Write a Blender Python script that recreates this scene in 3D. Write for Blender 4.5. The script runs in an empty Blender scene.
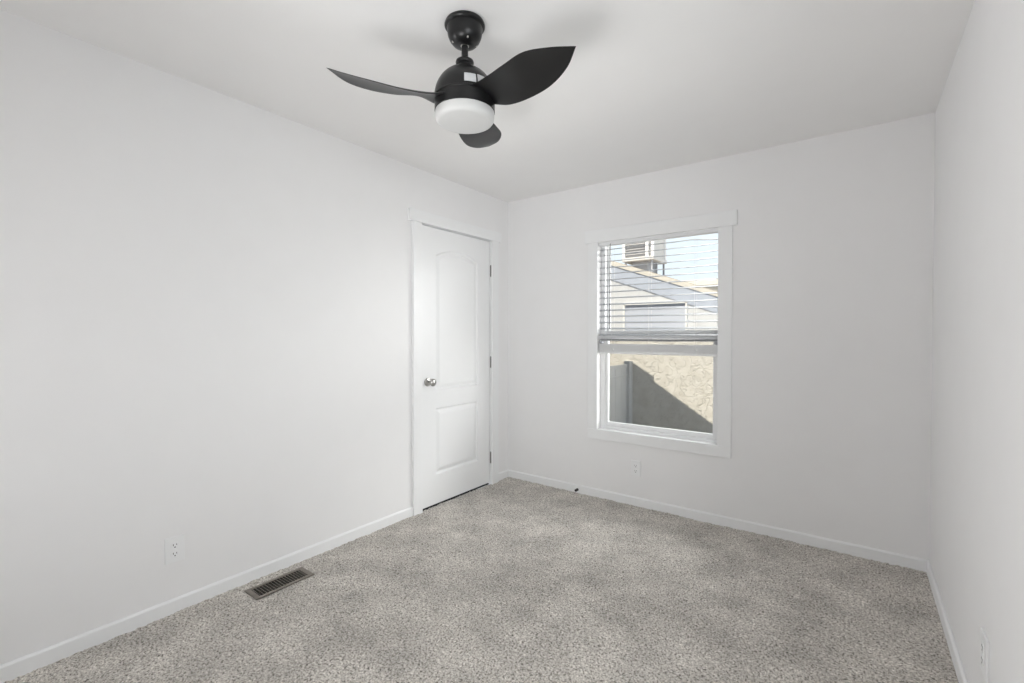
import bpy, bmesh, math
import numpy as np
from mathutils import Vector, Matrix

S = bpy.context.scene
COL = S.collection
PI = math.pi

# ------------------------------------------------------------------ camera
W, H, YN = 2.817, 2.44, -3.75          # room: x 0..W, y YN..0, z 0..H ; far left corner at the origin
GZ0 = -0.85                            # ground outside
WT = 0.15                              # wall thickness
CAM = Vector((2.4946, -3.3137, 1.2671))
YAW, PITCH, ROLL, FPX = 0.6370, -0.01456, 0.0006, 465.94
cam_data = bpy.data.cameras.new('camera')
cam_data.sensor_fit = 'HORIZONTAL'
cam_data.sensor_width = 36.0
cam_data.lens = FPX / 1024.0 * 36.0
cam_data.clip_start = 0.02
cam_data.clip_end = 200
cam = bpy.data.objects.new('camera', cam_data)
COL.objects.link(cam)
fwd = Vector((-math.sin(YAW) * math.cos(PITCH), math.cos(YAW) * math.cos(PITCH), math.sin(PITCH)))
rgt = Vector((math.cos(YAW), math.sin(YAW), 0))
upv = rgt.cross(fwd)
r2 = rgt * math.cos(ROLL) + upv * math.sin(ROLL)
u2 = -rgt * math.sin(ROLL) + upv * math.cos(ROLL)
m3 = Matrix((r2, u2, -fwd)).transposed()
cam.matrix_world = Matrix.Translation(CAM) @ m3.to_4x4()
S.camera = cam

# ------------------------------------------------------------------ colour management, sky, sun, fill lamps
S.view_settings.view_transform = 'Standard'
S.view_settings.look = 'None'
S.view_settings.gamma = 1.0
S.view_settings.use_curve_mapping = False
S.view_settings.exposure = 0.06
S.cycles.use_denoising = True
S.cycles.max_bounces = 14
S.cycles.diffuse_bounces = 8
S.cycles.glossy_bounces = 4
S.cycles.transparent_max_bounces = 24
S.cycles.sample_clamp_indirect = 6.0
S.cycles.caustics_reflective = False
S.cycles.caustics_refractive = False

world = bpy.data.worlds.new('sky')
S.world = world
world.use_nodes = True
bgn = world.node_tree.nodes['Background']
bgn.inputs['Color'].default_value = (0.84, 0.93, 1.0, 1)
bgn.inputs['Strength'].default_value = 1.12

SUN_A, SUN_K = 0.30, 2.37              # light travels (+A, +1, -K)
sd = bpy.data.lights.new('sun', 'SUN')
sd.energy = 9.0
sd.angle = math.radians(0.15)
sd.color = (1.0, 0.905, 0.755)
sun = bpy.data.objects.new('sun', sd)
COL.objects.link(sun)
sun.rotation_euler = Vector((SUN_A, 1.0, -SUN_K)).to_track_quat('-Z', 'Y').to_euler()
sun.location = (0, -8, 14)


def area(name, loc, direction, sx, sy, power, color=(1, 1, 1), portal=False, spread=180):
    a = bpy.data.lights.new(name, 'AREA')
    a.shape = 'RECTANGLE'
    a.size, a.size_y = sx, sy
    a.energy = power
    a.color = color
    a.spread = math.radians(spread)
    if portal:
        a.cycles.is_portal = True
    o = bpy.data.objects.new(name, a)
    COL.objects.link(o)
    o.location = loc
    o.rotation_euler = Vector(direction).to_track_quat('-Z', 'Z').to_euler()
    return o


# window added in the right wall, beside the camera, and a fill lamp outside it
W2 = dict(y0=-3.25, y1=-1.95, z0=0.62, z1=1.98)
area('window_fill', (3.47, -3.1, 1.2), (-2.9, 2.1, -0.1), 1.2, 1.3, 15, spread=90)
# fill lamps added out of view, above, beside and below the far window
area('outside_fill', (4.3, 1.5, 0.9), (-2.95, -1.45, 0.4), 1.2, 1.0, 10, (1.0, 0.985, 0.96), spread=60)
area('outside_fill', (2.85, 1.65, 1.85), (-1.5, -1.65, -0.6), 1.4, 1.0, 15, (1.0, 0.985, 0.97), spread=70)
area('outside_fill', (1.4, 1.6, 2.85), (0, -1.6, -1.6), 0.9, 0.8, 5, (1.0, 0.985, 0.97), spread=60)
area('yard_fill', (1.75, 1.35, -0.6), (-0.4, -1.35, 1.8), 1.7, 0.7, 3.6, (1.0, 0.97, 0.92), spread=60)
# unseen fill lamps added at the near end of the room
area('room_fill', (0.8, -3.74, 0.9), (0, 1, 0.3), 1.2, 1.0, 2.5)
area('room_fill', (0.02, -3.40, 1.3), (1, 0, 0), 0.6, 1.3, 20.5, spread=120)
area('room_fill', (1.6, -3.6, 0.6), (-0.2, 2.1, 1.8), 0.6, 0.6, 3.0, spread=70)
# daylight entering through the far window
area('window_portal', (1.313, 0.16, 1.255), (0, -1, 0), 0.87, 1.44, 1.0, portal=True)

# ------------------------------------------------------------------ materials


def mat(name, color=(0.8, 0.8, 0.8), rough=0.5, metal=0.0, spec=0.5, noise=0.0, nscale=40.0, bump=0.0, bscale=200.0, bdist=0.002):
    m = bpy.data.materials.new(name)
    m.use_nodes = True
    nt = m.node_tree
    b = nt.nodes['Principled BSDF']
    b.inputs['Base Color'].default_value = (*color, 1)
    b.inputs['Roughness'].default_value = rough
    b.inputs['Metallic'].default_value = metal
    b.inputs['Specular IOR Level'].default_value = spec
    tc = nt.nodes.new('ShaderNodeTexCoord')
    if noise > 0:
        n = nt.nodes.new('ShaderNodeTexNoise')
        n.inputs['Scale'].default_value = nscale
        n.inputs['Detail'].default_value = 4
        nt.links.new(tc.outputs['Object'], n.inputs['Vector'])
        r = nt.nodes.new('ShaderNodeValToRGB')
        r.color_ramp.elements[0].position = 0.3
        r.color_ramp.elements[1].position = 0.7
        r.color_ramp.elements[0].color = (*[c * (1 - noise) for c in color], 1)
        r.color_ramp.elements[1].color = (*[min(1, c * (1 + noise)) for c in color], 1)
        nt.links.new(n.outputs['Fac'], r.inputs['Fac'])
        nt.links.new(r.outputs['Color'], b.inputs['Base Color'])
    if bump > 0:
        n2 = nt.nodes.new('ShaderNodeTexNoise')
        n2.inputs['Scale'].default_value = bscale
        n2.inputs['Detail'].default_value = 3
        nt.links.new(tc.outputs['Object'], n2.inputs['Vector'])
        bp = nt.nodes.new('ShaderNodeBump')
        bp.inputs['Strength'].default_value = bump
        bp.inputs['Distance'].default_value = bdist
        nt.links.new(n2.outputs['Fac'], bp.inputs['Height'])
        nt.links.new(bp.outputs['Normal'], b.inputs['Normal'])
    return m


M = {}
M['wall'] = mat('wall_paint', (0.838, 0.834, 0.836), 0.65, spec=0.3, noise=0.006, nscale=6, bump=0.12, bscale=160, bdist=0.0015)
M['ceiling'] = mat('ceiling_paint', (0.858, 0.851, 0.845), 0.8, spec=0.2, noise=0.006, nscale=5, bump=0.15, bscale=120, bdist=0.0015)
M['trim'] = mat('trim_paint', (0.85, 0.855, 0.86), 0.4, spec=0.4, noise=0.004, nscale=12)
M['door'] = mat('door_paint', (0.85, 0.855, 0.86), 0.42, spec=0.4, noise=0.004, nscale=10, bump=0.03, bscale=300, bdist=0.0005)
M['vinyl'] = mat('white_vinyl', (0.86, 0.865, 0.87), 0.35, spec=0.4, noise=0.004, nscale=20)
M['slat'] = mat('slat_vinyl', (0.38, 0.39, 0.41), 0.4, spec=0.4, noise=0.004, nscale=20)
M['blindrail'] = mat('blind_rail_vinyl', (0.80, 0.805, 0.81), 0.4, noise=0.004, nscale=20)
M['cord'] = mat('cord', (0.8, 0.8, 0.8), 0.8, noise=0.03, nscale=400)
M['wand'] = mat('wand_plastic', (0.03, 0.03, 0.032), 0.5, noise=0.03, nscale=100)
M['plate'] = mat('outlet_plastic', (0.84, 0.845, 0.85), 0.3, noise=0.004, nscale=60)
M['dark'] = mat('slot_dark', (0.03, 0.03, 0.03), 0.6, noise=0.05, nscale=60)
M['black'] = mat('satin_black', (0.007, 0.007, 0.0075), 0.3, spec=0.4, noise=0.05, nscale=30)
M['blade'] = mat('matt_black_blade', (0.006, 0.006, 0.0065), 0.34, spec=0.5, noise=0.06, nscale=25)
M['opal'] = mat('opal_acrylic', (0.56, 0.56, 0.555), 0.3, spec=0.4, noise=0.004, nscale=20)
M['paper'] = mat('sticker_paper', (0.55, 0.56, 0.57), 0.5, noise=0.02, nscale=90)
M['nickel'] = mat('satin_nickel', (0.55, 0.54, 0.52), 0.28, metal=1.0, noise=0.03, nscale=80)
M['hinge'] = mat('hinge_steel', (0.22, 0.22, 0.22), 0.4, metal=0.8, noise=0.05, nscale=80)
M['bronze'] = mat('dark_bronze', (0.035, 0.035, 0.036), 0.4, metal=0.4, noise=0.05, nscale=80)
M['vent'] = mat('vent_enamel', (0.21, 0.185, 0.158), 0.45, metal=0.2, noise=0.06, nscale=60)
M['duct'] = mat('duct_black', (0.008, 0.008, 0.008), 0.9, noise=0.05, nscale=30)
M['fence'] = mat('gate_vinyl', (0.56, 0.565, 0.57), 0.5, noise=0.03, nscale=8)
M['fascia'] = mat('cream_fascia', (0.68, 0.655, 0.61), 0.6, noise=0.04, nscale=10)
M['soffit'] = mat('soffit_paint', (0.66, 0.66, 0.68), 0.7, noise=0.03, nscale=10)
M['roofing'] = mat('shingles', (0.35, 0.32, 0.29), 0.9, noise=0.2, nscale=30, bump=0.4, bscale=40, bdist=0.01)
M['ownroof'] = mat('own_shingles', (0.30, 0.28, 0.26), 0.9, noise=0.2, nscale=30)
M['siding'] = mat('own_siding', (0.05, 0.042, 0.036), 0.7, noise=0.03, nscale=10)  # near black so the outside lamps bounce less onto the neighbour's wall
M['gravel'] = mat('gravel', (0.48, 0.44, 0.39), 0.95, noise=0.3, nscale=50, bump=0.5, bscale=60, bdist=0.02)
M['cooler'] = mat('cooler_enamel', (0.34, 0.335, 0.345), 0.5, noise=0.05, nscale=12)
M['coolerlight'] = mat('cooler_light_enamel', (0.62, 0.61, 0.60), 0.5, noise=0.04, nscale=12)
M['louver'] = mat('louver_grey', (0.20, 0.20, 0.205), 0.6, noise=0.06, nscale=20)
M['steel'] = mat('galvanised', (0.40, 0.41, 0.44), 0.5, metal=0.3, noise=0.08, nscale=20)
M['eave_shade'] = mat('eave_shade_paint', (0.47, 0.52, 0.63), 0.7, noise=0.05, nscale=6)
M['boarding'] = mat('gable_paint', (0.64, 0.66, 0.70), 0.7, noise=0.02, nscale=6, bump=0.15, bscale=30, bdist=0.004)
M['farwall'] = mat('far_stucco', (0.62, 0.595, 0.55), 0.85, noise=0.05, nscale=4, bump=0.3, bscale=20, bdist=0.01)


def stucco():
    m = bpy.data.materials.new('stucco')
    m.use_nodes = True
    nt = m.node_tree
    b = nt.nodes['Principled BSDF']
    b.inputs['Roughness'].default_value = 0.9
    b.inputs['Specular IOR Level'].default_value = 0.15
    tc = nt.nodes.new('ShaderNodeTexCoord')
    n = nt.nodes.new('ShaderNodeTexNoise')
    n.inputs['Scale'].default_value = 9
    n.inputs['Detail'].default_value = 6
    n.inputs['Roughness'].default_value = 0.6
    nt.links.new(tc.outputs['Object'], n.inputs['Vector'])
    r = nt.nodes.new('ShaderNodeValToRGB')
    r.color_ramp.elements[0].position = 0.35
    r.color_ramp.elements[1].position = 0.65
    r.color_ramp.elements[0].color = (0.535, 0.516, 0.478, 1)
    r.color_ramp.elements[1].color = (0.61, 0.596, 0.563, 1)
    nt.links.new(n.outputs['Fac'], r.inputs['Fac'])
    nt.links.new(r.outputs['Color'], b.inputs['Base Color'])
    # skip-trowel lumps: wandering ridges
    n2 = nt.nodes.new('ShaderNodeTexNoise')
    n2.inputs['Scale'].default_value = 8
    n2.inputs['Detail'].default_value = 5
    n2.inputs['Distortion'].default_value = 1.6
    nt.links.new(tc.outputs['Object'], n2.inputs['Vector'])
    sub = nt.nodes.new('ShaderNodeMath')
    sub.operation = 'SUBTRACT'
    sub.inputs[1].default_value = 0.5
    nt.links.new(n2.outputs['Fac'], sub.inputs[0])
    ab = nt.nodes.new('ShaderNodeMath')
    ab.operation = 'ABSOLUTE'
    nt.links.new(sub.outputs[0], ab.inputs[0])
    mr = nt.nodes.new('ShaderNodeMapRange')
    mr.inputs['From Min'].default_value = 0.0
    mr.inputs['From Max'].default_value = 0.03
    nt.links.new(ab.outputs[0], mr.inputs['Value'])
    n3 = nt.nodes.new('ShaderNodeTexNoise')
    n3.inputs['Scale'].default_value = 45
    n3.inputs['Detail'].default_value = 3
    nt.links.new(tc.outputs['Object'], n3.inputs['Vector'])
    ad = nt.nodes.new('ShaderNodeMath')
    ad.operation = 'MULTIPLY_ADD'
    ad.inputs[1].default_value = 0.5
    nt.links.new(n3.outputs['Fac'], ad.inputs[0])
    nt.links.new(mr.outputs['Result'], ad.inputs[2])
    bp = nt.nodes.new('ShaderNodeBump')
    bp.inputs['Strength'].default_value = 0.62
    bp.inputs['Distance'].default_value = 0.011
    nt.links.new(ad.outputs[0], bp.inputs['Height'])
    nt.links.new(bp.outputs['Normal'], b.inputs['Normal'])
    return m


M['stucco'] = stucco()


def carpet():
    m = bpy.data.materials.new('carpet_pile')
    m.use_nodes = True
    nt = m.node_tree
    b = nt.nodes['Principled BSDF']
    b.inputs['Roughness'].default_value = 0.95
    b.inputs['Specular IOR Level'].default_value = 0.05
    b.inputs['Sheen Weight'].default_value = 0.15
    tc = nt.nodes.new('ShaderNodeTexCoord')
    n = nt.nodes.new('ShaderNodeTexNoise')
    n.inputs['Scale'].default_value = 120
    n.inputs['Detail'].default_value = 3
    n.inputs['Roughness'].default_value = 0.7
    nt.links.new(tc.outputs['Object'], n.inputs['Vector'])
    r = nt.nodes.new('ShaderNodeValToRGB')
    e = r.color_ramp.elements
    e[0].position = 0.33
    e[0].color = (0.09, 0.080, 0.069, 1)
    e[1].position = 0.69
    e[1].color = (0.89, 0.85, 0.795, 1)
    k = e.new(0.45)
    k.color = (0.44, 0.41, 0.37, 1)
    k = e.new(0.57)
    k.color = (0.645, 0.61, 0.565, 1)
    nt.links.new(n.outputs['Fac'], r.inputs['Fac'])
    # brushed patches: shading of the leaning pile put into the colour
    n2 = nt.nodes.new('ShaderNodeTexNoise')
    n2.inputs['Scale'].default_value = 4.5
    n2.inputs['Detail'].default_value = 5
    n2.inputs['Roughness'].default_value = 0.6
    nt.links.new(tc.outputs['Object'], n2.inputs['Vector'])
    mr = nt.nodes.new('ShaderNodeMapRange')
    mr.inputs['From Min'].default_value = 0.35
    mr.inputs['From Max'].default_value = 0.65
    mr.inputs['To Min'].default_value = 0.80
    mr.inputs['To Max'].default_value = 1.12
    nt.links.new(n2.outputs['Fac'], mr.inputs['Value'])
    mx = nt.nodes.new('ShaderNodeVectorMath')
    mx.operation = 'SCALE'
    nt.links.new(r.outputs['Color'], mx.inputs[0])
    nt.links.new(mr.outputs['Result'], mx.inputs['Scale'])
    nt.links.new(mx.outputs['Vector'], b.inputs['Base Color'])
    return m


M['carpet'] = carpet()


def glass():
    m = bpy.data.materials.new('window_glass')
    m.use_nodes = True
    nt = m.node_tree
    nt.nodes.remove(nt.nodes['Principled BSDF'])
    out = nt.nodes['Material Output']
    t = nt.nodes.new('ShaderNodeBsdfTransparent')
    t.inputs['Color'].default_value = (0.97, 0.98, 0.98, 1)
    g = nt.nodes.new('ShaderNodeBsdfGlossy')
    g.inputs['Roughness'].default_value = 0.02
    lw = nt.nodes.new('ShaderNodeLayerWeight')      # same from both sides of the pane
    lw.inputs['Blend'].default_value = 0.5
    pw = nt.nodes.new('ShaderNodeMath')
    pw.operation = 'POWER'
    pw.inputs[1].default_value = 5.0
    nt.links.new(lw.outputs['Facing'], pw.inputs[0])
    fr = nt.nodes.new('ShaderNodeMath')
    fr.operation = 'MULTIPLY_ADD'
    fr.inputs[1].default_value = 0.6
    fr.inputs[2].default_value = 0.02
    nt.links.new(pw.outputs[0], fr.inputs[0])
    mx = nt.nodes.new('ShaderNodeMixShader')
    nt.links.new(fr.outputs[0], mx.inputs[0])
    nt.links.new(t.outputs[0], mx.inputs[1])
    nt.links.new(g.outputs[0], mx.inputs[2])
    nt.links.new(mx.outputs[0], out.inputs['Surface'])
    return m


M['glass'] = glass()

# ------------------------------------------------------------------ mesh helpers


class MB:
    """collects boxes, tubes, lathes and prisms; build() links them as one mesh object"""

    def __init__(self):
        self.v, self.f = [], []

    def add(self, vs, fs):
        n = len(self.v)
        self.v += [tuple(p) for p in vs]
        self.f += [tuple(i + n for i in q) for q in fs]
        return self

    def box(self, a, b):
        x0, x1 = sorted((a[0], b[0]))
        y0, y1 = sorted((a[1], b[1]))
        z0, z1 = sorted((a[2], b[2]))
        vs = [(x0, y0, z0), (x1, y0, z0), (x1, y1, z0), (x0, y1, z0), (x0, y0, z1), (x1, y0, z1), (x1, y1, z1), (x0, y1, z1)]
        return self.add(vs, [(0, 3, 2, 1), (4, 5, 6, 7), (0, 1, 5, 4), (1, 2, 6, 5), (2, 3, 7, 6), (3, 0, 4, 7)])

    def prism(self, poly, axis, lo, hi):
        """poly in the plane across `axis`, extruded lo..hi"""
        def p3(p, h):
            return {'x': (h, p[0], p[1]), 'y': (p[0], h, p[1]), 'z': (p[0], p[1], h)}[axis]
        n = len(poly)
        vs = [p3(p, lo) for p in poly] + [p3(p, hi) for p in poly]
        fs = [tuple(range(n)), tuple(range(2 * n - 1, n - 1, -1))]
        fs += [(i, n + i, n + (i + 1) % n, (i + 1) % n) for i in range(n)]
        return self.add(vs, fs)

    def lathe(self, prof, c=(0, 0, 0), axis='z', n=48):
        """prof: (radius, height) list; radius 0 ends close to a point fan"""
        vs, fs = [], []
        for r, h in prof:
            for k in range(n):
                a = 2 * PI * k / n
                p = (r * math.cos(a), r * math.sin(a), h)
                if axis == 'x':
                    p = (h, p[0], p[1])
                elif axis == 'y':
                    p = (p[0], h, p[1])
                vs.append((p[0] + c[0], p[1] + c[1], p[2] + c[2]))
        for i in range(len(prof) - 1):
            for k in range(n):
                k2 = (k + 1) % n
                fs.append((i * n + k, i * n + k2, (i + 1) * n + k2, (i + 1) * n + k))
        fs.append(tuple(range(n - 1, -1, -1)))
        fs.append(tuple((len(prof) - 1) * n + k for k in range(n)))
        return self.add(vs, fs)

    def tube(self, a, b, r, n=10):
        a, b = Vector(a), Vector(b)
        d = (b - a).normalized()
        s = d.cross(Vector((0, 0, 1)) if abs(d.z) < 0.9 else Vector((1, 0, 0))).normalized()
        t = d.cross(s)
        vs = []
        for p in (a, b):
            for k in range(n):
                w = 2 * PI * k / n
                vs.append(p + (s * math.cos(w) + t * math.sin(w)) * r)
        fs = [(k, (k + 1) % n, n + (k + 1) % n, n + k) for k in range(n)] + [tuple(range(n - 1, -1, -1)), tuple(range(n, 2 * n))]
        return self.add(vs, fs)

    def build(self, name, material, parent=None, bevel=0.0, seg=2, smooth=None, loc=None):
        me = bpy.data.meshes.new(name)
        me.from_pydata([tuple(p) for p in self.v], [], self.f)
        bm = bmesh.new()
        bm.from_mesh(me)
        bmesh.ops.recalc_face_normals(bm, faces=bm.faces)
        bm.to_mesh(me)
        bm.free()
        me.materials.append(material)
        if smooth is not None:
            me.polygons.foreach_set('use_smooth', [True] * len(me.polygons))
            me.set_sharp_from_angle(angle=math.radians(smooth))
        o = bpy.data.objects.new(name, me)
        COL.objects.link(o)
        if parent is not None:
            o.parent = parent
            # coordinates are given in the world: undo the parents' place
            p, off = parent, Vector((0, 0, 0))
            while p is not None:
                off += p.location
                p = p.parent
            o.location = -off
        if bevel > 0:
            bv = o.modifiers.new('bevel', 'BEVEL')
            bv.width, bv.segments, bv.limit_method = bevel, seg, 'ANGLE'
        return o


def tag(o, label=None, cat=None, group=None, kind=None):
    if label:
        o['label'] = label
    if cat:
        o['category'] = cat
    if group:
        o['group'] = group
    if kind:
        o['kind'] = kind
    return o


def empty(name, loc, label=None, cat=None, group=None, kind=None):
    o = bpy.data.objects.new(name, None)
    COL.objects.link(o)
    o.location = loc
    o.empty_display_size = 0.1
    return tag(o, label, cat, group, kind)


def struct(o, label=None):
    return tag(o, label, kind='structure')


# ------------------------------------------------------------------ room shell
WX0, WX1, WZ0, WZ1 = 0.876, 1.775, 0.533, 2.022      # window opening in the far wall
DY0, DY1, DZ1 = -1.043, -0.247, 2.060                # door opening in the left wall

mb = MB()   # far wall with the window hole
mb.box((-WT, 0, -0.12), (WX0, WT, H)).box((WX1, 0, -0.12), (W + WT, WT, H))
mb.box((WX0, 0, -0.12), (WX1, WT, WZ0)).box((WX0, 0, WZ1), (WX1, WT, H))
struct(mb.build('wall_back', M['wall']), 'white far wall with the window')
mb = MB()   # siding on the outside of the far wall
mb.box((-WT - 4, WT, GZ0), (WX0, WT + 0.02, H + 0.05)).box((WX1, WT, GZ0), (W + WT, WT + 0.02, H + 0.05))
mb.box((WX0, WT, GZ0), (WX1, WT + 0.02, WZ0)).box((WX0, WT, WZ1), (WX1, WT + 0.02, H + 0.05))
struct(mb.build('outer_siding', M['siding']), 'unseen siding outside the far wall, kept dark against lamp bounce')
mb = MB()   # left wall with the door hole
mb.box((-WT, YN, -0.12), (0, DY0, H)).box((-WT, DY1, -0.12), (0, 0, H)).box((-WT, DY0, DZ1), (0, DY1, H))
struct(mb.build('wall_left', M['wall']), 'white left wall with the panelled door')
mb = MB()   # right wall with the added window's hole, beside the camera
mb.box((W, W2['y1'], -0.12), (W + WT, 0, H)).box((W, YN, -0.12), (W + WT, W2['y0'], H))
mb.box((W, W2['y0'], -0.12), (W + WT, W2['y1'], W2['z0'])).box((W, W2['y0'], W2['z1']), (W + WT, W2['y1'], H))
struct(mb.build('wall_right', M['wall']), 'white right wall')
struct(MB().box((-WT, YN - WT, -0.12), (W + WT, YN, H)).build('wall_front', M['wall']), 'white wall behind the camera')
struct(MB().box((-WT, YN - WT, H), (W + WT, WT, H + 0.05)).build('ceiling', M['ceiling']), 'white flat ceiling')

# carpeted floor: a fine grid of tufts with random pile height
VX0, VX1, VY0, VY1 = 0.098, 0.198, -2.256, -1.989    # hole for the floor register
rng = np.random.default_rng(5)
nx, ny = 522, 690
xs = np.linspace(0.0, W, nx)
ys = np.linspace(YN, 0.0, ny)
X, Y = np.meshgrid(xs, ys)
Z = rng.random((ny, nx))
Z = 0.6 * Z + 0.4 * (Z + np.roll(Z, 1, 0) + np.roll(Z, 1, 1) + np.roll(np.roll(Z, 1, 0), 1, 1)) / 4


def smooth_noise(cell, seed):
    g = np.random.default_rng(seed).random((int(abs(YN) / cell) + 3, int(W / cell) + 3))
    fy, fx = (Y - YN) / cell, X / cell
    iy, ix = fy.astype(int), fx.astype(int)
    ty, tx = fy - iy, fx - ix
    ty, tx = ty * ty * (3 - 2 * ty), tx * tx * (3 - 2 * tx)
    return ((g[iy, ix] * (1 - tx) + g[iy, ix + 1] * tx) * (1 - ty) + (g[iy + 1, ix] * (1 - tx) + g[iy + 1, ix + 1] * tx) * ty)


Z = (Z - 0.5) * 0.0065 + (smooth_noise(0.022, 1) - 0.5) * 0.006 + (smooth_noise(0.16, 2) - 0.5) * 0.004
invent = (X > VX0 - 0.002) & (X < VX1 + 0.002) & (Y > VY0 - 0.002) & (Y < VY1 + 0.002)
jit = rng.random((2, ny, nx)) - 0.5
Xj = np.clip(X + jit[0] * 0.003, 0, W)
Yj = np.clip(Y + jit[1] * 0.003, YN, 0)
verts = np.stack([Xj, Yj, Z], -1).reshape(-1, 3)
idx = np.arange(ny * nx).reshape(ny, nx)
quads = np.stack([idx[:-1, :-1], idx[:-1, 1:], idx[1:, 1:], idx[1:, :-1]], -1)
keep = ~(invent[:-1, :-1] & invent[1:, 1:])
quads = quads[keep].reshape(-1, 4)
me = bpy.data.meshes.new('floor')
me.vertices.add(len(verts))
me.vertices.foreach_set('co', verts.astype(np.float32).ravel())
me.loops.add(quads.size)
me.loops.foreach_set('vertex_index', quads.astype(np.int32).ravel())
me.polygons.add(len(quads))
me.polygons.foreach_set('loop_start', np.arange(0, quads.size, 4, dtype=np.int32))
me.polygons.foreach_set('use_smooth', np.ones(len(quads), dtype=bool))
me.update(calc_edges=True)
me.validate()
me.materials.append(M['carpet'])
floor = bpy.data.objects.new('floor', me)
COL.objects.link(floor)
struct(floor, 'greige speckled carpet floor')

# baseboards
BH, BT = 0.064, 0.012


def board_profile(t, h):
    return [(0, -0.01), (t, -0.01), (t, h - 0.008), (t - 0.006, h), (0, h)]


CY0, CY1 = -1.120, -0.166            # door casing outer edges
for name, y0, y1 in (('baseboard_left', YN, CY0), ('baseboard_left_corner', CY1, 0.0)):
    struct(MB().prism([(p[0], p[1]) for p in board_profile(BT, BH)], 'y', y0, y1).build(name, M['trim'], bevel=0.0015))
struct(MB().prism([(-p[0], p[1]) for p in board_profile(BT, BH)], 'x', BT, W - BT).build('baseboard_back', M['trim'], bevel=0.0015))
struct(MB().prism([(W - p[0], p[1]) for p in board_profile(BT, BH)], 'y', YN, 0.0).build('baseboard_right', M['trim'], bevel=0.0015))
struct(MB().prism([(YN + p[0], p[1]) for p in board_profile(BT, BH)], 'x', BT, W - BT).build('baseboard_front', M['trim'], bevel=0.0015))

# ------------------------------------------------------------------ door in the left wall
door = struct(empty('door_1', (0, -0.644, 0)), 'white two panel arch top door with satin knob')
MB().box((0, CY0, -0.005), (0.024, -1.040, 2.057)).build('door_casing', M['trim'], door, bevel=0.002)
MB().box((0, -0.250, -0.005), (0.024, CY1, 2.057)).build('door_casing', M['trim'], door, bevel=0.002)
MB().box((0, -1.153, 2.057), (0.029, -0.133, 2.140)).build('head_casing', M['trim'], door, bevel=0.002)
mbj = MB()
mbj.box((-WT, DY0, 0), (0, DY0 + 0.0045, DZ1)).box((-WT, DY1 - 0.0045, 0), (0, DY1, DZ1)).box((-WT, DY0, DZ1 - 0.005), (0, DY1, DZ1))
mbj.box((-0.075, DY0, 0), (-0.042, DY0 + 0.018, DZ1)).box((-0.075, DY1 - 0.018, 0), (-0.042, DY1, DZ1)).box((-0.075, DY0, DZ1 - 0.018), (-0.042, DY1, DZ1))
mbj.build('door_jamb', M['trim'], door)
MB().box((-0.14, DY0, -0.01), (-0.02, DY1, 0.001)).build('threshold', M['duct'], door)

# slab: front face as a height field with the moulded panels pressed in
SY0, SY1, SZ0, SZ1 = -1.0355, -0.2592, 0.014, 2.0495
FX = -0.002                              # front face of the slab
SYC = (SY0 + SY1) / 2
ny2, nz2 = 230, 560
gy = np.linspace(SY0, SY1, ny2)
gz = np.linspace(SZ0, SZ1, nz2)
GY, GZ = np.meshgrid(gy, gz)


def panel_dist(hw, z0, ztop):
    """inside distance to the outline |y-c|<hw, z0<z<ztop(y)"""
    ay = np.abs(GY - SYC)
    zt = ztop(np.clip(ay / hw, 0, 1))
    e = 1e-3
    sl = (ztop(np.clip(ay / hw + e, 0, 1)) - ztop(np.clip(ay / hw - e, 0, 1))) / (2 * e * hw)
    return np.minimum(np.minimum(hw - ay, GZ - z0), (zt - GZ) / np.sqrt(1 + sl * sl))


d1 = panel_dist(0.238, 0.856, lambda s: 1.853 + 0.054 * (1 - np.clip(s, 0, 1) ** 2.0))
d2 = panel_dist(0.238, 0.232, lambda s: 0.722 + 0 * s)
dd = np.maximum(d1, d2)
prof_d = np.array([-1, 0, 0.003, 0.011, 0.017, 0.040, 0.046, 2])
prof_h = np.array([0, 0, -0.0060, -0.0130, -0.0132, -0.0020, -0.001, -0.001])
GX = FX + np.interp(dd, prof_d, prof_h)
vs = np.stack([GX, GY, GZ], -1).reshape(-1, 3).tolist()
ii = np.arange(ny2 * nz2).reshape(nz2, ny2)
fs = np.stack([ii[:-1, :-1], ii[:-1, 1:], ii[1:, 1:], ii[1:, :-1]], -1).reshape(-1, 4).tolist()
nb = len(vs)
rim = list(ii[0, :]) + list(ii[1:, -1]) + list(ii[-1, -2::-1]) + list(ii[-2:0:-1, 0])
back = []
for i in rim:
    p = vs[i]
    vs.append([FX - 0.035, p[1], p[2]])
    back.append(len(vs) - 1)
nr = len(rim)
for k in range(nr):
    fs.append([int(rim[k]), back[k], back[(k + 1) % nr], int(rim[(k + 1) % nr])])
fs.append(back)
slab = MB().add(vs, fs).build('door_slab', M['door'], door, smooth=35)
for zc in (1.805, 1.036, 0.225):
    hb = MB().tube((0.0045, -0.2505, zc - 0.045), (0.0045, -0.2505, zc + 0.045), 0.0055, 12)
    hb.tube((0.0045, -0.2505, zc + 0.045), (0.0045, -0.2505, zc + 0.050), 0.0035, 10).tube((0.0045, -0.2505, zc - 0.050), (0.0045, -0.2505, zc - 0.045), 0.0035, 10)
    hb.box((-0.0015, -0.2535, zc - 0.044), (0.0035, -0.2475, zc + 0.044))
    hg = hb.build('hinge', M['hinge'], door, smooth=40)
    hg['label'] = 'dark steel door hinge'
KY, KZ = -0.968, 0.924
kn = MB().lathe([(0.0, 0.028), (0.011, 0.028), (0.0115, 0.034), (0.018, 0.038), (0.0255, 0.047), (0.0272, 0.055), (0.0255, 0.062), (0.019, 0.067), (0.0, 0.0685)],
                (0, KY, KZ), 'x', 32)
kn.lathe([(0.0105, 0.004), (0.0095, 0.014), (0.0105, 0.030)], (0, KY, KZ), 'x', 24)
knob = kn.build('door_knob', M['nickel'], door, smooth=40)
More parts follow.
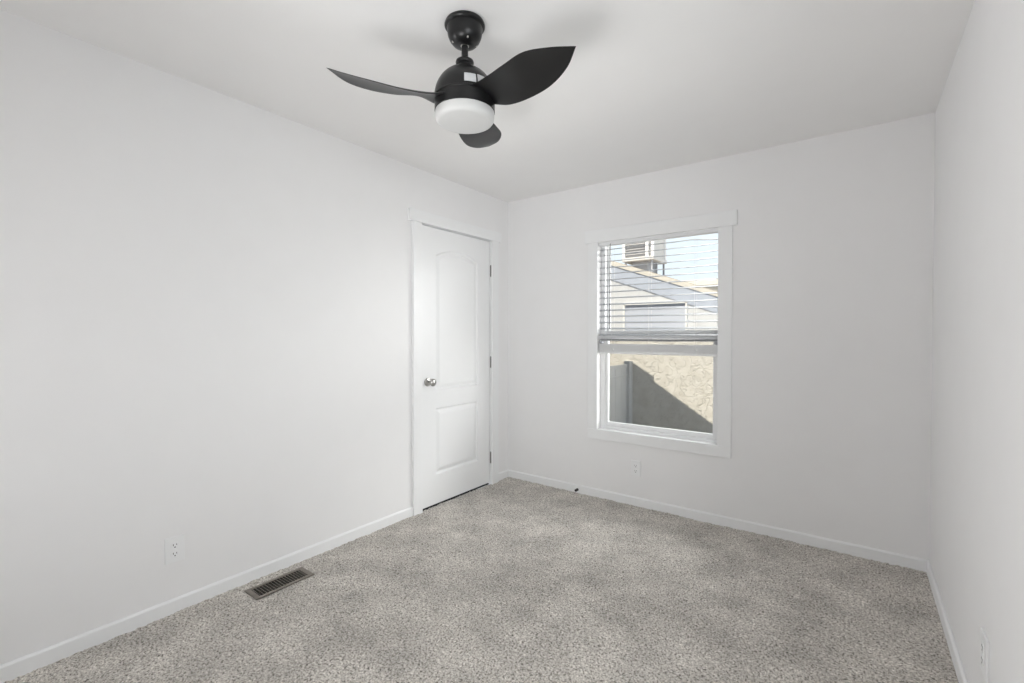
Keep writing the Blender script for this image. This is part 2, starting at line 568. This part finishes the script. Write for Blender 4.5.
knob['label'] = 'satin nickel door knob'
MB().lathe([(0.031, FX), (0.0315, 0.003), (0.026, 0.009), (0.014, 0.012)], (0, KY, KZ), 'x', 32).build('rose', M['nickel'], knob, smooth=30)

# ------------------------------------------------------------------ far window
win = struct(empty('window_1', ((WX0 + WX1) / 2, 0, WZ0)), 'white single hung window with flat white casing')
MB().box((0.795, -0.016, 0.533), (WX0, 0, 1.980)).build('window_casing', M['trim'], win, bevel=0.002)
MB().box((1.751, -0.016, 0.533), (1.838, 0, 1.980)).build('window_casing', M['trim'], win, bevel=0.002)
MB().box((0.795, -0.017, 0.456), (1.838, 0, 0.533)).build('window_casing', M['trim'], win, bevel=0.002)
MB().box((0.768, -0.021, 1.980), (1.866, 0, 2.078)).build('head_casing', M['trim'], win, bevel=0.002)
FY0, FY1 = 0.050, 0.125                   # vinyl frame depth
fr = MB()
fr.box((WX0, FY0, WZ0), (0.910, FY1, WZ1)).box((1.742, FY0, WZ0), (WX1, FY1, WZ1))
fr.box((0.910, FY0, WZ0), (1.742, FY1, 0.556)).box((0.910, FY0, 2.002), (1.742, FY1, WZ1))
fr.build('window_frame', M['vinyl'], win, bevel=0.002)


def sash(name, y0, y1, x0, x1, z0, z1, sl_, sw, zb, zt):
    s = MB()
    s.box((x0, y0, z0), (x0 + sl_, y1, z1)).box((x1 - sw, y0, z0), (x1, y1, z1))
    s.box((x0 + sl_, y0, z0), (x1 - sw, y1, z0 + zb)).box((x0 + sl_, y0, z1 - zt), (x1 - sw, y1, z1))
    o = s.build(name, M['vinyl'], win, bevel=0.0025)
    ym = (y0 + y1) / 2
    MB().box((x0 + sl_ - 0.004, ym - 0.002, z0 + zb - 0.004), (x1 - sw + 0.004, ym + 0.002, z1 - zt + 0.004)).build('pane', M['glass'], o)
    return o


sash('lower_sash', 0.058, 0.086, 0.9105, 1.7415, 0.5565, 1.300, 0.024, 0.034, 0.030, 0.066)
sash('upper_sash', 0.090, 0.118, 0.9105, 1.7415, 1.245, 2.0015, 0.018, 0.014, 0.050, 0.016)

# ------------------------------------------------------------------ venetian blind (hung inside the window opening)
blind = empty('venetian_blind', ((WX0 + WX1) / 2, 0.024, 1.978),
              'white horizontal venetian blind half lowered in the window', 'blind')
BX0, BX1 = 0.882, 1.769
MB().box((BX0, -0.002, 1.953), (BX1, 0.047, 2.0215)).build('headrail', M['blindrail'], blind, bevel=0.002)
sl = MB()


def slat(zf, tilt=0.0, y0=-0.001, y1=0.047):
    nxs, nys = 36, 5
    xs_ = np.linspace(BX0 + 0.003, BX1 - 0.003, nxs)
    for sgn in (0,):
        vs_, fs_ = [], []
        for lay in (0.0015, -0.0015):
            for i, xx in enumerate(xs_):
                for j in range(nys):
                    t = j / (nys - 1)
                    yy = y0 + (y1 - y0) * t
                    crown = 0.0016 * (1 - (2 * t - 1) ** 2)
                    vs_.append((xx, yy, zf(xx) + crown + lay + tilt * (t - 0.5)))
        nn = nxs * nys
        for i in range(nxs - 1):
            for j in range(nys - 1):
                a = i * nys + j
                fs_.append((a, a + nys, a + nys + 1, a + 1))
                fs_.append((nn + a, nn + a + 1, nn + a + nys + 1, nn + a + nys))
            for j in (0, nys - 1):
                a = i * nys + j
                fs_.append((a, nn + a, nn + a + nys, a + nys))
        for i in (0, nxs - 1):
            for j in range(nys - 1):
                a = i * nys + j
                fs_.append((a, a + 1, nn + a + 1, nn + a))
        sl.add(vs_, fs_)


def top_slat(xx):
    k = 1.575
    return 1.9235 - 0.004 * max(0, (xx - 1.2)) - max(0, xx - k) * 0.085 + 0.003 * max(0, 1 - abs(xx - k) / 0.1)


slat(top_slat, 0.013)
SLATS = [1.8795 - 0.0470 * k for k in range(14)] + [1.2285]
for k, z in enumerate(SLATS):
    w = 0.0012 * math.sin(k * 2.1)
    slat(lambda xx, z=z, w=w: z + w * math.sin((xx - BX0) * 4) - 0.0015 * math.sin((xx - BX0) / (BX1 - BX0) * PI), 0.0115)
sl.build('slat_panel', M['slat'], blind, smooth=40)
st = MB()
for k in range(12):
    st.box((BX0 + 0.003 + 0.0008 * math.sin(k * 3.3), -0.001 + 0.0006 * math.cos(k * 2.2), 1.1425 + k * 0.0047), (BX1 - 0.003 + 0.0008 * math.sin(k * 1.7), 0.047, 1.1425 + k * 0.0047 + 0.0036))
st.build('slat_stack', M['blindrail'], blind)
br = MB().prism([(-0.003, 1.122), (0.049, 1.122), (0.050, 1.128), (0.049, 1.140), (-0.003, 1.140), (-0.004, 1.128)], 'x', BX0 + 0.001, BX1 - 0.001)
br.build('bottom_rail', M['blindrail'], blind, bevel=0.0015)
for cx in (0.990, 1.280, 1.600):
    c = MB()
    c.tube((cx, -0.004, 1.950), (cx, -0.004, 1.140), 0.0009, 6).tube((cx, 0.050, 1.950), (cx, 0.050, 1.140), 0.0009, 6)
    for z in SLATS:
        c.tube((cx, -0.004, z - 0.0022), (cx, 0.050, z - 0.0022), 0.0006, 5)
    c.build('ladder_cord', M['cord'], blind)
    MB().lathe([(0.0, -0.0085), (0.006, -0.0085), (0.008, -0.0065), (0.0085, -0.003)], (cx + 0.012, 0, 1.158), 'y', 16).build('cord_button', M['cord'], blind, smooth=40)
for cx in (0.897, 1.742):
    MB().box((cx - 0.008, 0.004, 1.199), (cx + 0.008, 0.040, 1.2195)).build('stack_clip', M['steel'], blind, bevel=0.001)
wd = MB().tube((0.9785, -0.008, 1.955), (0.9775, -0.010, 1.312), 0.0032, 8).tube((0.9785, -0.003, 1.962), (0.9785, -0.0085, 1.950), 0.002, 8)
wo = wd.build('tilt_wand', M['wand'], blind, smooth=40)
wo['label'] = 'dark slim tilt wand'

# ------------------------------------------------------------------ window added beside the camera for a fill lamp
win2 = struct(empty('added_window', (W, (W2['y0'] + W2['y1']) / 2, W2['z0'])), 'white framed window added beside the camera for a fill lamp')
y0, y1, z0, z1 = W2['y0'], W2['y1'], W2['z0'], W2['z1']
cs = MB()
cs.box((W - 0.016, y0 - 0.08, z0), (W, y0, z1)).box((W - 0.016, y1, z0), (W, y1 + 0.08, z1))
cs.box((W - 0.016, y0 - 0.08, z0 - 0.08), (W, y1 + 0.08, z0)).box((W - 0.02, y0 - 0.1, z1), (W, y1 + 0.1, z1 + 0.09))
cs.build('window_casing', M['trim'], win2, bevel=0.002)
fr = MB()
fr.box((W + 0.06, y0, z0), (W + 0.11, y0 + 0.04, z1)).box((W + 0.06, y1 - 0.04, z0), (W + 0.11, y1, z1))
fr.box((W + 0.06, y0, z0), (W + 0.11, y1, z0 + 0.04)).box((W + 0.06, y0, z1 - 0.04), (W + 0.11, y1, z1))
fr.box((W + 0.06, (y0 + y1) / 2 - 0.02, z0), (W + 0.11, (y0 + y1) / 2 + 0.02, z1))
f2 = fr.build('window_frame', M['vinyl'], win2)
MB().box((W + 0.083, y0 + 0.03, z0 + 0.03), (W + 0.087, y1 - 0.03, z1 - 0.03)).build('pane', M['glass'], f2)

# ------------------------------------------------------------------ ceiling fan
AX, AY = 1.2972, -1.9955
fan = empty('ceiling_fan', (AX, AY, H), 'black three blade ceiling fan with round opal light on the ceiling', 'ceiling fan')
C3 = (AX, AY, 0)
MB().lathe([(0.066, 2.440), (0.0725, 2.4385), (0.0760, 2.431), (0.0755, 2.425), (0.0715, 2.4205), (0.0672, 2.419), (0.0660, 2.408), (0.063, 2.390), (0.0560, 2.3735), (0.045, 2.361), (0.031, 2.3545), (0.020, 2.353)],
           C3, 'z', 64).build('canopy', M['black'], fan, smooth=35)
ballm = MB().lathe([(0.014, 2.352), (0.020, 2.356), (0.0225, 2.362), (0.020, 2.370)], C3, 'z', 32)
for a in (-2.2, -0.6, 0.9, 2.5):
    ballm.lathe([(0.0, -0.004), (0.003, -0.003), (0.004, 0.0), (0.004, 0.003)], (AX + 0.045 * math.cos(a), AY + 0.045 * math.sin(a), 2.3625), 'z', 12)
ballm.build('canopy_screw', M['nickel'], fan, smooth=40)
MB().lathe([(0.0125, 2.372), (0.0125, 2.275)], C3, 'z', 28).build('downrod', M['black'], fan, smooth=40)
MB().lathe([(0.013, 2.302), (0.027, 2.3015), (0.033, 2.297), (0.0345, 2.291), (0.032, 2.285), (0.0275, 2.282), (0.0275, 2.278), (0.031, 2.275), (0.032, 2.271), (0.030, 2.262)],
           C3, 'z', 48).build('coupling', M['black'], fan, smooth=40)
prof = [(0.020, 2.2725)]
for k in range(3, 25):
    a = PI / 2 * k / 24
    prof.append((0.1137 * math.sin(a), 2.160 + 0.1125 * math.cos(a)))
prof += [(0.1140, 2.158), (0.1145, 2.156)]
housing = MB().lathe(prof, C3, 'z', 96).build('motor_housing', M['black'], fan, smooth=35)
MB().lathe([(0.1140, 2.157), (0.1160, 2.1555), (0.1160, 2.151), (0.1140, 2.149), (0.1130, 2.138), (0.1130, 2.106), (0.111, 2.104), (0.05, 2.104)], C3, 'z', 96).build('light_kit_rim', M['black'], fan, smooth=35)
dif = MB().lathe([(0.1080, 2.1055), (0.1105, 2.105), (0.1115, 2.100), (0.1110, 2.086), (0.1090, 2.076), (0.104, 2.0695), (0.095, 2.0665), (0.06, 2.0645), (0.0, 2.064)], C3, 'z', 96)
do = dif.build('light_diffuser', M['opal'], fan, smooth=50)
do['label'] = 'white opal light diffuser'


def dome_r(z):
    for (ra, za), (rb, zb) in zip(prof[:-1], prof[1:]):
        if zb <= z <= za:
            return ra + (rb - ra) * (za - z) / max(1e-9, za - zb)
    return 0.1135


def sticker(a0, a1, za, zb):
    vs_, fs_ = [], []
    n1, n2 = 8, 6
    for lay in (0.0014, -0.0005):
        for j in range(n2 + 1):
            z = za + (zb - za) * j / n2
            r = dome_r(z) + lay
            for i in range(n1 + 1):
                a = a0 + (a1 - a0) * i / n1
                vs_.append((AX + r * math.cos(a), AY + r * math.sin(a), z))
    nn = (n1 + 1) * (n2 + 1)
    for j in range(n2):
        for i in range(n1):
            a = j * (n1 + 1) + i
            fs_.append((a, a + 1, a + n1 + 2, a + n1 + 1))
            fs_.append((nn + a, nn + a + n1 + 1, nn + a + n1 + 2, nn + a + 1))
    ring = list(range(0, n1 + 1)) + [j * (n1 + 1) + n1 for j in range(1, n2 + 1)] + [n2 * (n1 + 1) + i for i in range(n1 - 1, -1, -1)] + [j * (n1 + 1) for j in range(n2 - 1, 0, -1)]
    for k in range(len(ring)):
        a, b = ring[k], ring[(k + 1) % len(ring)]
        fs_.append((a, b, nn + b, nn + a))
    o = MB().add(vs_, fs_).build('sticker', M['paper'], fan, smooth=40)
    o['label'] = 'pale grey paper sticker on the motor housing'
    return o


va = math.atan2(CAM.y - AY, CAM.x - AX)       # from the fan towards the viewer's side of the room
sticker(va - 0.02, va + 0.36, 2.196, 2.165)
sticker(va + 0.42, va + 0.75, 2.198, 2.166)

# blades: two edge curves (radius, sideways, height) lofted with a curved, tapered section
EA = [(0.030, -0.098, 2.162), (0.097, -0.066, 2.148), (0.163, -0.057, 2.159), (0.248, -0.076, 2.158), (0.337, -0.086, 2.162), (0.417, -0.058, 2.161), (0.483, -0.002, 2.167)]
EB = [(0.050, 0.072, 2.146), (0.089, 0.061, 2.131), (0.163, 0.069, 2.110), (0.251, 0.072, 2.108), (0.343, 0.066, 2.118), (0.425, 0.039, 2.139), (0.483, -0.002, 2.167)]


def catmull(C, n):
    C = np.array(C)
    C = np.vstack([2 * C[0] - C[1], C, 2 * C[-1] - C[-2]])
    out = []
    for i in range(1, len(C) - 2):
        a, b, c, d = C[i - 1:i + 3]
        for t in np.linspace(0, 1, n, endpoint=False):
            out.append(.5 * ((2 * b) + (c - a) * t + (2 * a - 5 * b + 4 * c - d) * t * t + (3 * b - a - 3 * c + d) * t ** 3))
    out.append(C[-2])
    return np.array(out)


def blade_mesh():
    ca, cb = catmull(EA, 10), catmull(EB, 10)
    ca[-1] += (cb[-2] - ca[-1]) * 0.0
    n, mcr = len(ca), 14
    vs_, fs_ = [], []
    for lay in (1, -1):
        for i in range(n):
            for j in range(mcr + 1):
                t = j / mcr
                s = t * t * (3 - 2 * t) * 0.35 + t * 0.65
                p = ca[i] * (1 - s) + cb[i] * s
                w = np.linalg.norm(ca[i] - cb[i])
                th = (0.0035 * (1 - i / (n - 1)) + 0.0017) * (1 - (2 * t - 1) ** 4 * 0.75) * min(1, w / 0.02 + 0.15)
                camb = 0.05 * w * (1 - (2 * t - 1) ** 2)
                vs_.append((p[0], p[1], p[2] + camb + lay * th))
    nn = n * (mcr + 1)
    for i in range(n - 1):
        for j in range(mcr):
            a = i * (mcr + 1) + j
            fs_.append((a, a + 1, a + mcr + 2, a + mcr + 1))
            fs_.append((nn + a, nn + a + mcr + 1, nn + a + mcr + 2, nn + a + 1))
        for j in (0, mcr):
            a = i * (mcr + 1) + j
            fs_.append((a, a + mcr + 1, nn + a + mcr + 1, nn + a))
    for i in (0, n - 1):
        for j in range(mcr):
            a = i * (mcr + 1) + j
            fs_.append((a, nn + a, nn + a + 1, a + 1))
    return MB().add(vs_, fs_)


b0 = blade_mesh().build('blade', M['blade'], None, smooth=60)
for k in range(3):
    o = b0 if k == 0 else b0.copy()
    if k:
        COL.objects.link(o)
    o.parent = fan
    o.location = (1.2985 - AX, -1.9995 - AY, -H + 0.002)
    o.rotation_euler = (0, 0, math.radians(118.57) + k * 2 * PI / 3)

# ------------------------------------------------------------------ wall outlets


def outlet(origin, uax, nax, w, h, label):
    """origin = plate centre on the wall; uax along the wall, nax into the room"""
    O, U, N, Zv = Vector(origin), Vector(uax), Vector(nax), Vector((0, 0, 1))
    t = empty('wall_outlet', origin, label, 'outlet', 'duplex wall outlets')

    def q(u, z, d):
        return O + U * u + Zv * z + N * d

    def slabm(mb_, u0, u1, za, zb, d0, d1):
        c = [q(u, z, d) for d in (d0, d1) for (u, z) in ((u0, za), (u1, za), (u1, zb), (u0, zb))]
        mb_.add(c, [(0, 1, 2, 3), (7, 6, 5, 4), (0, 4, 5, 1), (1, 5, 6, 2), (2, 6, 7, 3), (3, 7, 4, 0)])
        return mb_
    slabm(MB(), -w / 2, w / 2, -h / 2, h / 2, 0.0, 0.0075).build('cover_plate', M['plate'], t, bevel=0.0018)
    for sz in (0.0195, -0.0195):
        n = 28
        ring = [(0.0172 * math.cos(2 * PI * k / n), max(-0.0138, min(0.0138, 0.0172 * math.sin(2 * PI * k / n)))) for k in range(n)]
        vs_ = [q(u, z + sz, d) for d in (0.004, 0.0090) for (u, z) in ring]
        fs_ = [tuple(range(n)), tuple(range(n, 2 * n))] + [(k, (k + 1) % n, n + (k + 1) % n, n + k) for k in range(n)]
        f = MB().add(vs_, fs_).build('socket_face', M['plate'], t, bevel=0.0006)
        for du, hh in ((-0.0064, 0.0085), (0.0064, 0.0068)):
            slabm(MB(), du - 0.0012, du + 0.0012, sz + 0.003 - hh / 2, sz + 0.003 + hh / 2, 0.0082, 0.0093).build('blade_slot', M['dark'], f)
        vs_ = [q(0.0028 * math.cos(2 * PI * k / 12), sz - 0.0078 + 0.0028 * math.sin(2 * PI * k / 12), d) for d in (0.0082, 0.0093) for k in range(12)]
        MB().add(vs_, [tuple(range(12)), tuple(range(12, 24))] + [(k, (k + 1) % 12, 12 + (k + 1) % 12, 12 + k) for k in range(12)]).build('ground_hole', M['dark'], f)
    vs_ = [q(0.003 * math.cos(2 * PI * k / 12), 0.003 * math.sin(2 * PI * k / 12), d) for d in (0.007, 0.0082) for k in range(12)]
    MB().add(vs_, [tuple(range(12)), tuple(range(12, 24))] + [(k, (k + 1) % 12, 12 + (k + 1) % 12, 12 + k) for k in range(12)]).build('plate_screw', M['plate'], t)
    return t


outlet((0, -2.532, 0.288), (0, 1, 0), (1, 0, 0), 0.076, 0.117, 'white duplex outlet on the left wall above the floor vent')
outlet((1.188, 0, 0.278), (1, 0, 0), (0, -1, 0), 0.070, 0.114, 'white duplex outlet on the far wall below the window')
outlet((W, -1.345, 0.303), (0, 1, 0), (-1, 0, 0), 0.085, 0.122, 'white duplex outlet on the right wall at the photo edge')

# ------------------------------------------------------------------ floor register
vent = empty('floor_vent', (0.148, -2.1275, 0), 'brown metal floor vent in the carpet by the left baseboard', 'floor vent')
vx0, vx1, vy0, vy1 = 0.085, 0.211, -2.270, -1.974
ix0, ix1, iy0, iy1 = 0.103, 0.193, -2.246, -1.999
fm = MB()
for a, b in (((vx0, vy0), (ix0, vy1)), ((ix1, vy0), (vx1, vy1)), ((ix0, vy0), (ix1, iy0)), ((ix0, iy1), (ix1, vy1))):
    fm.box((a[0], a[1], 0.003), (b[0], b[1], 0.0085))
fm.build('vent_flange', M['vent'], vent, bevel=0.0015)
nl = 17
step = (iy1 - iy0) / nl
lm = MB()
for k in range(nl):
    yc = iy0 + step * (k + 0.5)
    lm.prism([(yc - 0.0026, 0.0075), (yc + 0.0010, 0.0075), (yc + 0.0042, -0.005), (yc + 0.0022, -0.005)], 'x', ix0 - 0.001, ix1 + 0.001)
lm.build('louver_grille', M['vent'], vent)
du = MB()
du.box((VX0 - 0.002, VY0 - 0.002, -0.10), (VX0, VY1 + 0.002, 0.003)).box((VX1, VY0 - 0.002, -0.10), (VX1 + 0.002, VY1 + 0.002, 0.003))
du.box((VX0, VY0 - 0.002, -0.10), (VX1, VY0, 0.003)).box((VX0, VY1, -0.10), (VX1, VY1 + 0.002, 0.003)).box((VX0 - 0.002, VY0 - 0.002, -0.102), (VX1 + 0.002, VY1 + 0.002, -0.10))
du.build('duct_boot', M['duct'], vent)

# ------------------------------------------------------------------ door stop on the far baseboard
ds = empty('door_stop', (0.705, -BT, 0.026), 'small dark door stop on the far baseboard left of the window', 'door stop')
MB().lathe([(0.011, -BT), (0.011, -BT - 0.003), (0.006, -BT - 0.006)], (0.705, 0, 0.026), 'y', 20).build('base', M['bronze'], ds, smooth=40)
MB().lathe([(0.005, -BT - 0.005), (0.005, -BT - 0.020)], (0.705, 0, 0.026), 'y', 16).build('stem', M['bronze'], ds, smooth=40)
MB().lathe([(0.008, -BT - 0.019), (0.0105, -BT - 0.022), (0.0105, -BT - 0.029), (0.008, -BT - 0.032)], (0.705, 0, 0.026), 'y', 20).build('bumper', M['bronze'], ds, smooth=40)

# ------------------------------------------------------------------ outside: own roof (unseen, shaped to cast the shade), ground, side gate
struct(MB().box((-40, 0.4, GZ0 - 0.1), (40, 60, GZ0)).build('ground', M['gravel']), 'gravel ground outside')
own = MB()
YE = 0.45                                     # gable overhang end
apx, slope = -0.150, 0.666
g = (2.0 - YE)


def rake_from_shadow(xs_, zs_):
    return xs_ - g * SUN_A, zs_ + g * SUN_K


pl = [rake_from_shadow(0.587, 0.742), rake_from_shadow(1.258, 0.302)]
ml = (pl[1][1] - pl[0][1]) / (pl[1][0] - pl[0][0])
xa = 0.318 - g * SUN_A


def zr(x):
    return pl[0][1] + ml * (x - pl[0][0])


xr = 2.95
poly = [(xa, zr(xa)), (xr, zr(xr)), (xr, zr(xr) - 0.14), (xa, zr(xa) - 0.17), (-3.4, zr(xr) - 0.14), (-3.4, zr(xr))]
MBR = MB()
MBR.prism(poly, 'y', -4.2, YE)
struct(MBR.build('roof', M['ownroof']), 'own gable roof, unseen, shaped to cast the wall shadow')
# gable wall above the ceiling
MB().prism([(xa, zr(xa) - 0.171), (W + WT, zr(W + WT) - 0.15), (W + WT, H + 0.051), (-WT, H + 0.051), (-WT - 0.0, zr(xa) - 0.171 + ml * 0.9 * (xa + WT) * 0 - 0.05)], 'y', 0.02, WT)\
    .build('gable_siding', M['siding'])
struct(bpy.data.objects['gable_siding'])
pu = [rake_from_shadow(0.318, 0.957), rake_from_shadow(0.607, 0.782)]
mu = (pu[1][1] - pu[0][1]) / (pu[1][0] - pu[0][0])
xe = pu[1][0]
barge = MB().prism([(xa, pu[0][1]), (xe, pu[1][1]), (xe - 0.04, pu[1][1] - 0.16), (xa, pu[0][1] - 0.2)], 'y', YE - 0.03, YE)
struct(barge.build('trim_1', M['fascia']), 'unseen barge board added to notch the roof shadow')

gate = empty('side_gate', (0.30, 1.6, GZ0), 'grey side yard gate outside the lower left window pane', 'gate')
gp = MB()
for k in range(9):
    ya = 0.50 + k * 0.158
    gp.box((0.285, ya, GZ0 + 0.06), (0.310, ya + 0.1565, 0.880))
gp.build('gate_panel', M['fence'], gate, bevel=0.002)
MB().box((0.278, 0.49, 0.880), (0.318, 1.925, 0.918)).build('top_rail', M['fence'], gate, bevel=0.004)
MB().box((0.280, 0.50, 0.780), (0.3165, 1.925, 0.800)).build('cross_rail', M['fence'], gate, bevel=0.003)
MB().box((0.280, 0.50, GZ0 + 0.05), (0.3165, 1.925, GZ0 + 0.14)).build('bottom_rail', M['fence'], gate, bevel=0.003)
gpost = MB().box((0.272, 1.925, GZ0), (0.345, 1.998, 0.955))
gpost.box((0.345, 1.965, GZ0), (0.352, 1.998, 0.955))
gpost.build('gate_post', M['fence'], gate, bevel=0.003)
MB().box((0.272, 0.42, GZ0), (0.345, 0.485, 0.955)).build('gate_post', M['fence'], gate, bevel=0.003)

# ------------------------------------------------------------------ neighbour's house
nb_ = empty('neighbour_house', (0, 2.0, GZ0), 'cream stucco house with sloping gable eave seen through the window', 'house')
NY = 2.0


def nz(x):
    """underside of the rake along the gable"""
    return 2.122 - 0.362 * (x - 0.056)


AXN = -1.2
ZB = 1.245                                    # stucco below, painted gable boarding above
MB().prism([(-5.4, GZ0), (3.6, GZ0), (3.6, nz(3.6)), (0.056 + (2.122 - ZB) / 0.362, ZB), (-4.88, ZB), (-5.4, 1.06)], 'y', NY, NY + 0.14).build('stucco_wall', M['stucco'], nb_)
MB().prism([(-4.88, ZB), (0.056 + (2.122 - ZB) / 0.362, ZB), (AXN, nz(AXN))], 'y', NY - 0.004, NY + 0.14).build('gable_boarding', M['boarding'], nb_)
MB().box((3.46, NY + 0.14, GZ0), (3.6, NY + 7, nz(3.6) - 0.02)).build('side_wall', M['stucco'], nb_)
ov = 0.016
rf = MB()
rf.prism([(AXN, nz(AXN) + 0.01), (4.0, nz(4.0) + 0.01), (4.0, nz(4.0) + 0.06), (AXN, nz(AXN) + 0.06)], 'y', NY - ov + 0.03, NY + 7.2)
rf.prism([(AXN, nz(AXN) + 0.01), (-5.8, nz(AXN) - 0.362 * 4.6 + 0.01), (-5.8, nz(AXN) - 0.362 * 4.6 + 0.06), (AXN, nz(AXN) + 0.06)], 'y', NY - ov + 0.03, NY + 7.2)
rf.build('house_roof', M['roofing'], nb_)
fa = MB()
fa.prism([(AXN, nz(AXN) + 0.0), (4.0, nz(4.0) + 0.0), (4.0, nz(4.0) + 0.054), (AXN, nz(AXN) + 0.054)], 'y', NY - ov, NY - ov + 0.03)
fa.build('rake_fascia', M['fascia'], nb_)
# eave shade under the fascia, put in as a bluish board
MB().prism([(AXN, nz(AXN) - 0.175), (3.3, nz(3.3) - 0.175), (3.3, nz(3.3) + 0.01), (AXN, nz(AXN) + 0.01)], 'y', NY - 0.010, NY - 0.004).build('eave_shade_band', M['eave_shade'], nb_)
# flat window in the gable
nw = MB()
wx0, wx1, wz0, wz1 = 0.235, 0.985, 1.262, 1.64
nw.box((wx0, NY - 0.02, wz0), (wx0 + 0.022, NY + 0.005, wz1)).box((wx1 - 0.022, NY - 0.02, wz0), (wx1, NY + 0.005, wz1))
nw.box((wx0, NY - 0.02, wz0), (wx1, NY + 0.005, wz0 + 0.022)).box((wx0, NY - 0.02, wz1 - 0.022), (wx1, NY + 0.005, wz1))
nwo = nw.build('window_frame', M['vinyl'], nb_, bevel=0.003)
M['bluepane'] = mat('neighbour_pane', (0.56, 0.60, 0.70), 0.15, spec=0.6, noise=0.02, nscale=5)
MB().box((wx0 + 0.02, NY - 0.006, wz0 + 0.02), (wx1 - 0.02, NY + 0.002, wz1 - 0.02)).build('pane', M['bluepane'], nwo)

# ------------------------------------------------------------------ evaporative cooler on the neighbour's roof
cl = empty('evaporative_cooler', (-0.75, 5.5, nz(-0.75) + 0.06), 'grey louvred evaporative cooler on legs on the neighbouring roof', 'cooler')
cx0, cx1, cy0, cy1, cz0, cz1 = -1.09, -0.493, 5.05, 5.77, 2.665, 3.45
MB().box((cx0 + 0.03, cy0 + 0.03, cz0 + 0.05), (cx1 - 0.03, cy1 - 0.03, cz1)).build('cabinet', M['coolerlight'], cl, bevel=0.01)
for a, b in (((cx0, cy0), (cx0 + 0.05, cy0 + 0.05)), ((-0.64, cy0 - 0.012), (-0.585, cy0 + 0.05)), ((cx1 - 0.05, cy0), (cx1, cy0 + 0.05)), ((cx1 - 0.05, cy1 - 0.05), (cx1, cy1))):
    MB().box((a[0], a[1], cz0), (b[0], b[1], cz1 + 0.01)).build('corner_post', M['vinyl'], cl, bevel=0.004)
MB().box((cx0 - 0.01, cy0 - 0.01, cz0 - 0.02), (cx1 + 0.01, cy1 + 0.01, cz0 + 0.045)).build('water_pan', M['coolerlight'], cl, bevel=0.006)
for xa_, xb_ in ((cx0 + 0.05, -0.64), (-0.585, -0.52)):
    lv = MB().box((xa_, cy0 + 0.018, cz0 + 0.06), (xb_, cy0 + 0.032, cz1 - 0.02))
    for k in range(16):
        zz = cz0 + 0.09 + k * 0.046
        lv.prism([(cy0 + 0.028, zz), (cy0 + 0.002, zz + 0.012), (cy0 + 0.006, zz + 0.018), (cy0 + 0.034, zz + 0.034)], 'x', xa_, xb_)
    lv.build('louver_panel', M['cooler'], cl)
for lx, ly in ((cx0 + 0.05, cy0 + 0.04), (cx1 - 0.04, cy0 + 0.04), (cx0 + 0.04, cy1 - 0.04), (cx1 - 0.04, cy1 - 0.04), (-0.60, cy1 - 0.25)):
    MB().prism([(lx - 0.015, nz(lx - 0.015) + 0.061), (lx + 0.015, nz(lx + 0.015) + 0.061), (lx + 0.015, cz0 - 0.018), (lx - 0.015, cz0 - 0.018)], 'y', ly - 0.015, ly + 0.015).build('leg', M['steel'], cl)
da, db = cx0 + 0.14, cx1 - 0.16
MB().prism([(da, nz(da) + 0.061), (db, nz(db) + 0.061), (db, cz0 - 0.018), (da, cz0 - 0.018)], 'y', cy0 + 0.14, cy1 - 0.15).build('roof_duct', M['steel'], cl)

# ------------------------------------------------------------------ building far behind the neighbouring roof
fh = empty('far_building', (0, 13, GZ0), 'cream flat roofed building far behind the sloping eave', 'building')
MB().box((-2.25, 12.0, GZ0), (9.0, 18.0, 2.78)).build('building_wall', M['farwall'], fh)
MB().box((-2.35, 11.85, 2.80), (9.1, 18.15, 2.96)).build('parapet', M['farwall'], fh, bevel=0.01)
MB().box((-2.28, 11.93, 2.78), (9.05, 18.05, 2.80)).build('roof_flashing', M['louver'], fh)
